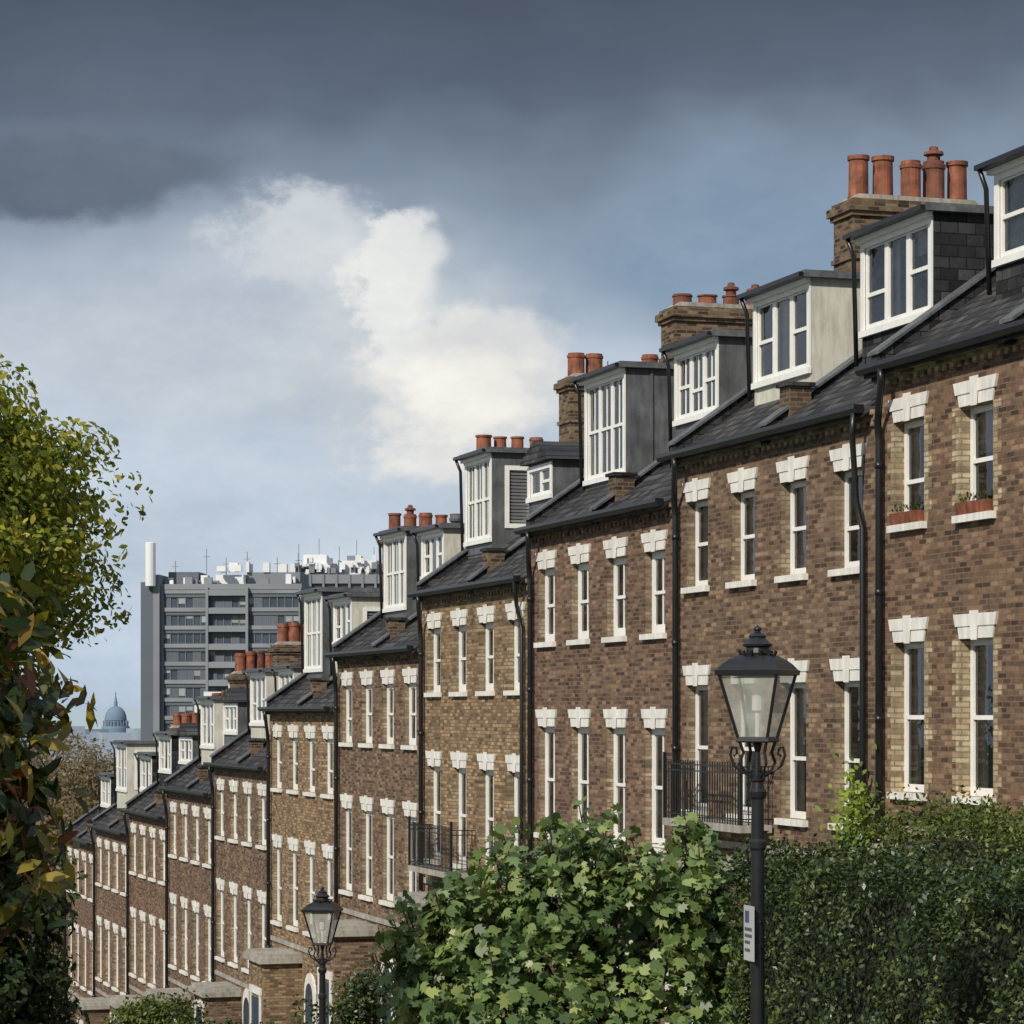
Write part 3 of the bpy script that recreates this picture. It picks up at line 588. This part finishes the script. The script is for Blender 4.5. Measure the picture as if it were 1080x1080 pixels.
# ---------------- distant buildings
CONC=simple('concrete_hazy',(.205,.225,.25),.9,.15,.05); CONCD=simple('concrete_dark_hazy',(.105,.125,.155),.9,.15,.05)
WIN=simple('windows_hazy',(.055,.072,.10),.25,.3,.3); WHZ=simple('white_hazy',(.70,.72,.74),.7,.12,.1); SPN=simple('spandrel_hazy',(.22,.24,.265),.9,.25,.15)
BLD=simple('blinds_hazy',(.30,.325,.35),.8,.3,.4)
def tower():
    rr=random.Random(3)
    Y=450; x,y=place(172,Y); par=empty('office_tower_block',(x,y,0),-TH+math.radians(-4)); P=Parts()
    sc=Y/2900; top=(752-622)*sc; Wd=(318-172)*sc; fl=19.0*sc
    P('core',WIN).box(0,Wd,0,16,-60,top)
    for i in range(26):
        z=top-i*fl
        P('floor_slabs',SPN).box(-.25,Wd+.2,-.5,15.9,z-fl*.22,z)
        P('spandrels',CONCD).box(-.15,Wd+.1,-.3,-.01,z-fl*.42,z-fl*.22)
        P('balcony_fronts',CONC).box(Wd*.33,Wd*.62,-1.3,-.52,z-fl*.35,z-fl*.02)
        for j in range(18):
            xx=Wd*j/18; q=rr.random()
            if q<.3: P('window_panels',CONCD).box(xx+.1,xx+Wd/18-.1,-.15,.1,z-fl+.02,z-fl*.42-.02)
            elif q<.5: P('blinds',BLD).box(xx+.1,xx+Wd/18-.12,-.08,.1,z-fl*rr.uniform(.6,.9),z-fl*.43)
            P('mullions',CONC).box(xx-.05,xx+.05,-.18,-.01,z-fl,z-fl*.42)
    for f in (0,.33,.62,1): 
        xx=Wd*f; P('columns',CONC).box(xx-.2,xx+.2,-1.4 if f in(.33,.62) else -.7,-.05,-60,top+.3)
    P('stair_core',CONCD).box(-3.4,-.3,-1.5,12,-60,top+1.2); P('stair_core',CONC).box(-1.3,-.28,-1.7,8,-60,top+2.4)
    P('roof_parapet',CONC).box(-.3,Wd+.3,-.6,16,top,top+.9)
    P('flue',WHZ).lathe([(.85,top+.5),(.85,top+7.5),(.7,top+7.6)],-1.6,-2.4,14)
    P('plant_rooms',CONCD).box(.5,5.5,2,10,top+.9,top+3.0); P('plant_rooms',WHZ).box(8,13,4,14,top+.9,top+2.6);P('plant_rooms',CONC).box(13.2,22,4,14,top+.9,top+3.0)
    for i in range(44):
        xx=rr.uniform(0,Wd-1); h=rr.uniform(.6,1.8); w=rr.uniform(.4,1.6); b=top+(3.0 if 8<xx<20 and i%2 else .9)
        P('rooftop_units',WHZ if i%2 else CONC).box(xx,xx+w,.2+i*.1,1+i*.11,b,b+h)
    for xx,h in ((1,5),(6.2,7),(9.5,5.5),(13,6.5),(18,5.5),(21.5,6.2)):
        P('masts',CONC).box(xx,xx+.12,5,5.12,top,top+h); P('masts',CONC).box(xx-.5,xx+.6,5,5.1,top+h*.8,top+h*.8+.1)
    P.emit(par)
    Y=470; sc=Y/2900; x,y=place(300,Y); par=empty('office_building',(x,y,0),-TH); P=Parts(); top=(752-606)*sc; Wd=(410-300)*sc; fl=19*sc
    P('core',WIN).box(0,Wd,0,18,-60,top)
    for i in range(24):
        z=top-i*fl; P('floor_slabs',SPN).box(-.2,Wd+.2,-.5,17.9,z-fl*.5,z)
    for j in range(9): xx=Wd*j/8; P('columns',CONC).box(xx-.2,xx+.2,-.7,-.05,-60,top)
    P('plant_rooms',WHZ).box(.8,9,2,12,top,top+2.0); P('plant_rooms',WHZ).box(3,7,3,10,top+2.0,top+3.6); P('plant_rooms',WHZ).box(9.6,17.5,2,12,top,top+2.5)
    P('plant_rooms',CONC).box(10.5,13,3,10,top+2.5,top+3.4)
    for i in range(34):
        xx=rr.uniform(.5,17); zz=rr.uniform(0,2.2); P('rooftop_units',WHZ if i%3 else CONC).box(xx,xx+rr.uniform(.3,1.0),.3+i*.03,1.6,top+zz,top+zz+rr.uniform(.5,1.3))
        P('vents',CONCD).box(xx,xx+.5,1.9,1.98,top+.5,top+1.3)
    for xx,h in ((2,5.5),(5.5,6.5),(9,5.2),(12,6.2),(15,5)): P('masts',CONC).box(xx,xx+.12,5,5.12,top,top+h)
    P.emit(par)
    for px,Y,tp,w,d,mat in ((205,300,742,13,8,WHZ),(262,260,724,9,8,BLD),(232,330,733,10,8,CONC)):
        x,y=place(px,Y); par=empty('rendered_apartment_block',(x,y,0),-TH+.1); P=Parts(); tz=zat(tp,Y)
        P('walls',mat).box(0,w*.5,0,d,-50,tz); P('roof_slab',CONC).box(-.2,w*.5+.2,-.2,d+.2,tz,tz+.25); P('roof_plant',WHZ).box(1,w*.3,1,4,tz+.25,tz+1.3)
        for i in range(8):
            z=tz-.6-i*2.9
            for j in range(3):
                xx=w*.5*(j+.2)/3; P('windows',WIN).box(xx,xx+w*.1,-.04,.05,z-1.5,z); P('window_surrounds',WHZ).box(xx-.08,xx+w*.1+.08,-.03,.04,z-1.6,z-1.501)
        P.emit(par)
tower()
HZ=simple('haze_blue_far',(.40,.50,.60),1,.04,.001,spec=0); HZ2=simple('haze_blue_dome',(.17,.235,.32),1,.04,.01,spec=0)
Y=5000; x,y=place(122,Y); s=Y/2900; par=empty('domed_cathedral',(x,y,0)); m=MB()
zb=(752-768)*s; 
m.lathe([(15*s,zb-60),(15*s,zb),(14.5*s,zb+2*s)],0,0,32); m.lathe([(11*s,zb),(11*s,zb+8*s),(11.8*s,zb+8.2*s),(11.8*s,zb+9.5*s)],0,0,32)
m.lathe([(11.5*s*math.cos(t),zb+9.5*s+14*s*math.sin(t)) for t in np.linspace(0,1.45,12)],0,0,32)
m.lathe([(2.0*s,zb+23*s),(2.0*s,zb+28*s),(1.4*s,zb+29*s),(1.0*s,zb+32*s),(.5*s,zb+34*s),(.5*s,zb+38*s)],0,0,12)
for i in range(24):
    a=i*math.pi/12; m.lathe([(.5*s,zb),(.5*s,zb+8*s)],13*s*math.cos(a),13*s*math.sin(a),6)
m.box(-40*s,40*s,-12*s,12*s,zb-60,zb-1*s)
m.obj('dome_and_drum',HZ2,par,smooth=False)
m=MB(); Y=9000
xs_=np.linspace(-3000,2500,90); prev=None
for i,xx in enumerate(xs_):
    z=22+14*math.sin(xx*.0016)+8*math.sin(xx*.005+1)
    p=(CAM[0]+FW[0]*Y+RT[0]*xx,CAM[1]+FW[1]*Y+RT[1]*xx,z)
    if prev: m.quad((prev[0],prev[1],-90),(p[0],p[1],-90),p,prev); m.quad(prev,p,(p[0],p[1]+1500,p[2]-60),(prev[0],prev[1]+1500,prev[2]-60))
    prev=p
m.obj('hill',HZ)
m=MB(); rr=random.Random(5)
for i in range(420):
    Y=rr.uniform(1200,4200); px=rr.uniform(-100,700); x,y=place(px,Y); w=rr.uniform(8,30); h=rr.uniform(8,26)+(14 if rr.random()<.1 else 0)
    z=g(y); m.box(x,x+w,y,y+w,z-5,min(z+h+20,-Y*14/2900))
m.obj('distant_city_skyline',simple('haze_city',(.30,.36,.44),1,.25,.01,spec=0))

# ---------------- camera
cd=bpy.data.cameras.new('camera'); co=bpy.data.objects.new('camera',cd); bpy.context.collection.objects.link(co)
co.location=CAM; co.rotation_euler=(math.pi/2,0,-TH); cd.sensor_width=36; cd.lens=36*2900/1080; cd.shift_y=212/1080; cd.clip_end=40000; cd.clip_start=.1
bpy.context.scene.camera=co
# ---------------- sun
D=Vector((-.70,-.58,.64)).normalized()
sd=bpy.data.lights.new('sun','SUN'); sd.energy=4.1; sd.angle=math.radians(1.0); sd.color=(1,.92,.79)
so=bpy.data.objects.new('sun',sd); bpy.context.collection.objects.link(so); so.rotation_euler=D.to_track_quat('Z','Y').to_euler(); so.location=(0,0,50)
# ---------------- world
w=bpy.data.worlds.new('World'); bpy.context.scene.world=w; w.use_nodes=True; nt=w.node_tree; nt.nodes.clear()
out=nt.nodes.new('ShaderNodeOutputWorld'); bg=nt.nodes.new('ShaderNodeBackground'); nt.links.new(bg.outputs[0],out.inputs[0])
sky=nt.nodes.new('ShaderNodeTexSky'); sky.sky_type='NISHITA'; sky.sun_disc=False; sky.sun_elevation=math.asin(D.z); sky.sun_rotation=math.atan2(D.x,D.y)
tc=nt.nodes.new('ShaderNodeTexCoord'); dirv=tc.outputs['Generated']
def dot(v):
    n=nt.nodes.new('ShaderNodeVectorMath'); n.operation='DOT_PRODUCT'; nt.links.new(dirv,n.inputs[0]); n.inputs[1].default_value=v; return n.outputs['Value']
X=dot((RT[0],RT[1],0)); Yd=dot((FW[0],FW[1],0)); Z=dot((0,0,1))
K=2900/1080
pu=math_(nt,'MULTIPLY',math_(nt,'ARCTAN2',X,Yd),K)
pv=math_(nt,'MULTIPLY',math_(nt,'ARCSINE',Z),K)
cv=nt.nodes.new('ShaderNodeCombineXYZ'); nt.links.new(pu,cv.inputs[0]); nt.links.new(pv,cv.inputs[1])
def sep(sc,off,detail,rough=.55):
    a=nt.nodes.new('ShaderNodeMapping'); nt.links.new(cv.outputs[0],a.inputs[0]); a.inputs[1].default_value=off; a.inputs[3].default_value=sc
    return noise(nt,a.outputs[0],1,detail,rough)
nA=sep((2.2,3.4,1),(3.1,1.2,0),4); nB=sep((2.2,3.4,1),(9.7,5.2,2),4); nC=sep((5,8,1),(1.3,7.7,4),10,.62); nD=sep((11,15,1),(1,3,4),10,.62)
nE=sep((1.6,5.5,1),(4,3,9),6,.5)
c5=lambda n,a: math_(nt,'MULTIPLY',math_(nt,'SUBTRACT',n,.5),a)
wu=math_(nt,'ADD',math_(nt,'ADD',pu,c5(nA,.26)),c5(nD,.09))
wv=math_(nt,'ADD',math_(nt,'ADD',pv,c5(nB,.22)),c5(nC,.09))
def blob(px,py,ru,rv,lo=.2,hi=.9,namp=.5,nn=None):
    a=math_(nt,'DIVIDE',math_(nt,'SUBTRACT',wu,(px-540)/1080),ru/1080); b=math_(nt,'DIVIDE',math_(nt,'SUBTRACT',wv,(752-py)/1080),rv/1080)
    r2=math_(nt,'ADD',math_(nt,'MULTIPLY',a,a),math_(nt,'MULTIPLY',b,b)); gss=math_(nt,'EXPONENT',math_(nt,'MULTIPLY',r2,-1.0))
    v=math_(nt,'ADD',gss,math_(nt,'MULTIPLY',math_(nt,'SUBTRACT',nn or nC,.5),namp))
    mr=nt.nodes.new('ShaderNodeMapRange'); mr.interpolation_type='SMOOTHSTEP'; nt.links.new(v,mr.inputs[0]); mr.inputs[1].default_value=lo; mr.inputs[2].default_value=hi
    return mr.outputs[0]
wv2=math_(nt,'ADD',wv,c5(nE,.10))
col=ramp(nt,math_(nt,'DIVIDE',wv2,3.0,clamp=True),[(0,(.53,.63,.76)),(.05,(.57,.65,.75)),(.11,(.54,.61,.70)),(.145,(.41,.475,.56)),(.172,(.22,.27,.35)),(.195,(.11,.138,.185)),(.23,(.070,.084,.114)),(.34,(.25,.29,.35)),(.6,(.44,.48,.54)),(1,(.42,.50,.62))])
col=mixc(nt,blob(800,280,290,115,.15,1.0,.3),col,(.225,.31,.42))
col=mixc(nt,blob(200,350,330,120,.25,1.0,.6),col,(.52,.57,.64))
col=mixc(nt,blob(60,190,190,55,.25,.75,.5),col,(.125,.155,.20))
col=mixc(nt,blob(430,370,210,140,.3,1.0,.9),col,(.58,.615,.65))
col=mixc(nt,blob(320,255,130,60,.40,.75,1.3,nD),col,(.62,.65,.68))
col=mixc(nt,blob(495,405,160,95,.35,.72,1.6,nD),col,(.78,.77,.75))
col=mixc(nt,blob(520,410,110,70,.40,.85,1.6,nC),col,(.93,.89,.82))
col=mixc(nt,blob(420,290,65,80,.40,.75,1.6,nD),col,(.80,.80,.78))
det=ramp(nt,nC,[(.3,(.82,.84,.88)),(.7,(1.16,1.15,1.12))])
col=mixc(nt,1.0,col,det,'MULTIPLY')
col=mixc(nt,1.0,col,ramp(nt,nE,[(.3,(.86,.88,.90)),(.7,(1.12,1.11,1.09))]),'MULTIPLY')
skyc=mixc(nt,1.0,sky.outputs[0],(.10,.10,.10),'MULTIPLY')
fin=mixc(nt,.94,skyc,col)
nt.links.new(fin,bg.inputs[0]); bg.inputs[1].default_value=1.0
sc=bpy.context.scene; sc.view_settings.view_transform='Standard'; sc.view_settings.look='None'; sc.view_settings.exposure=0
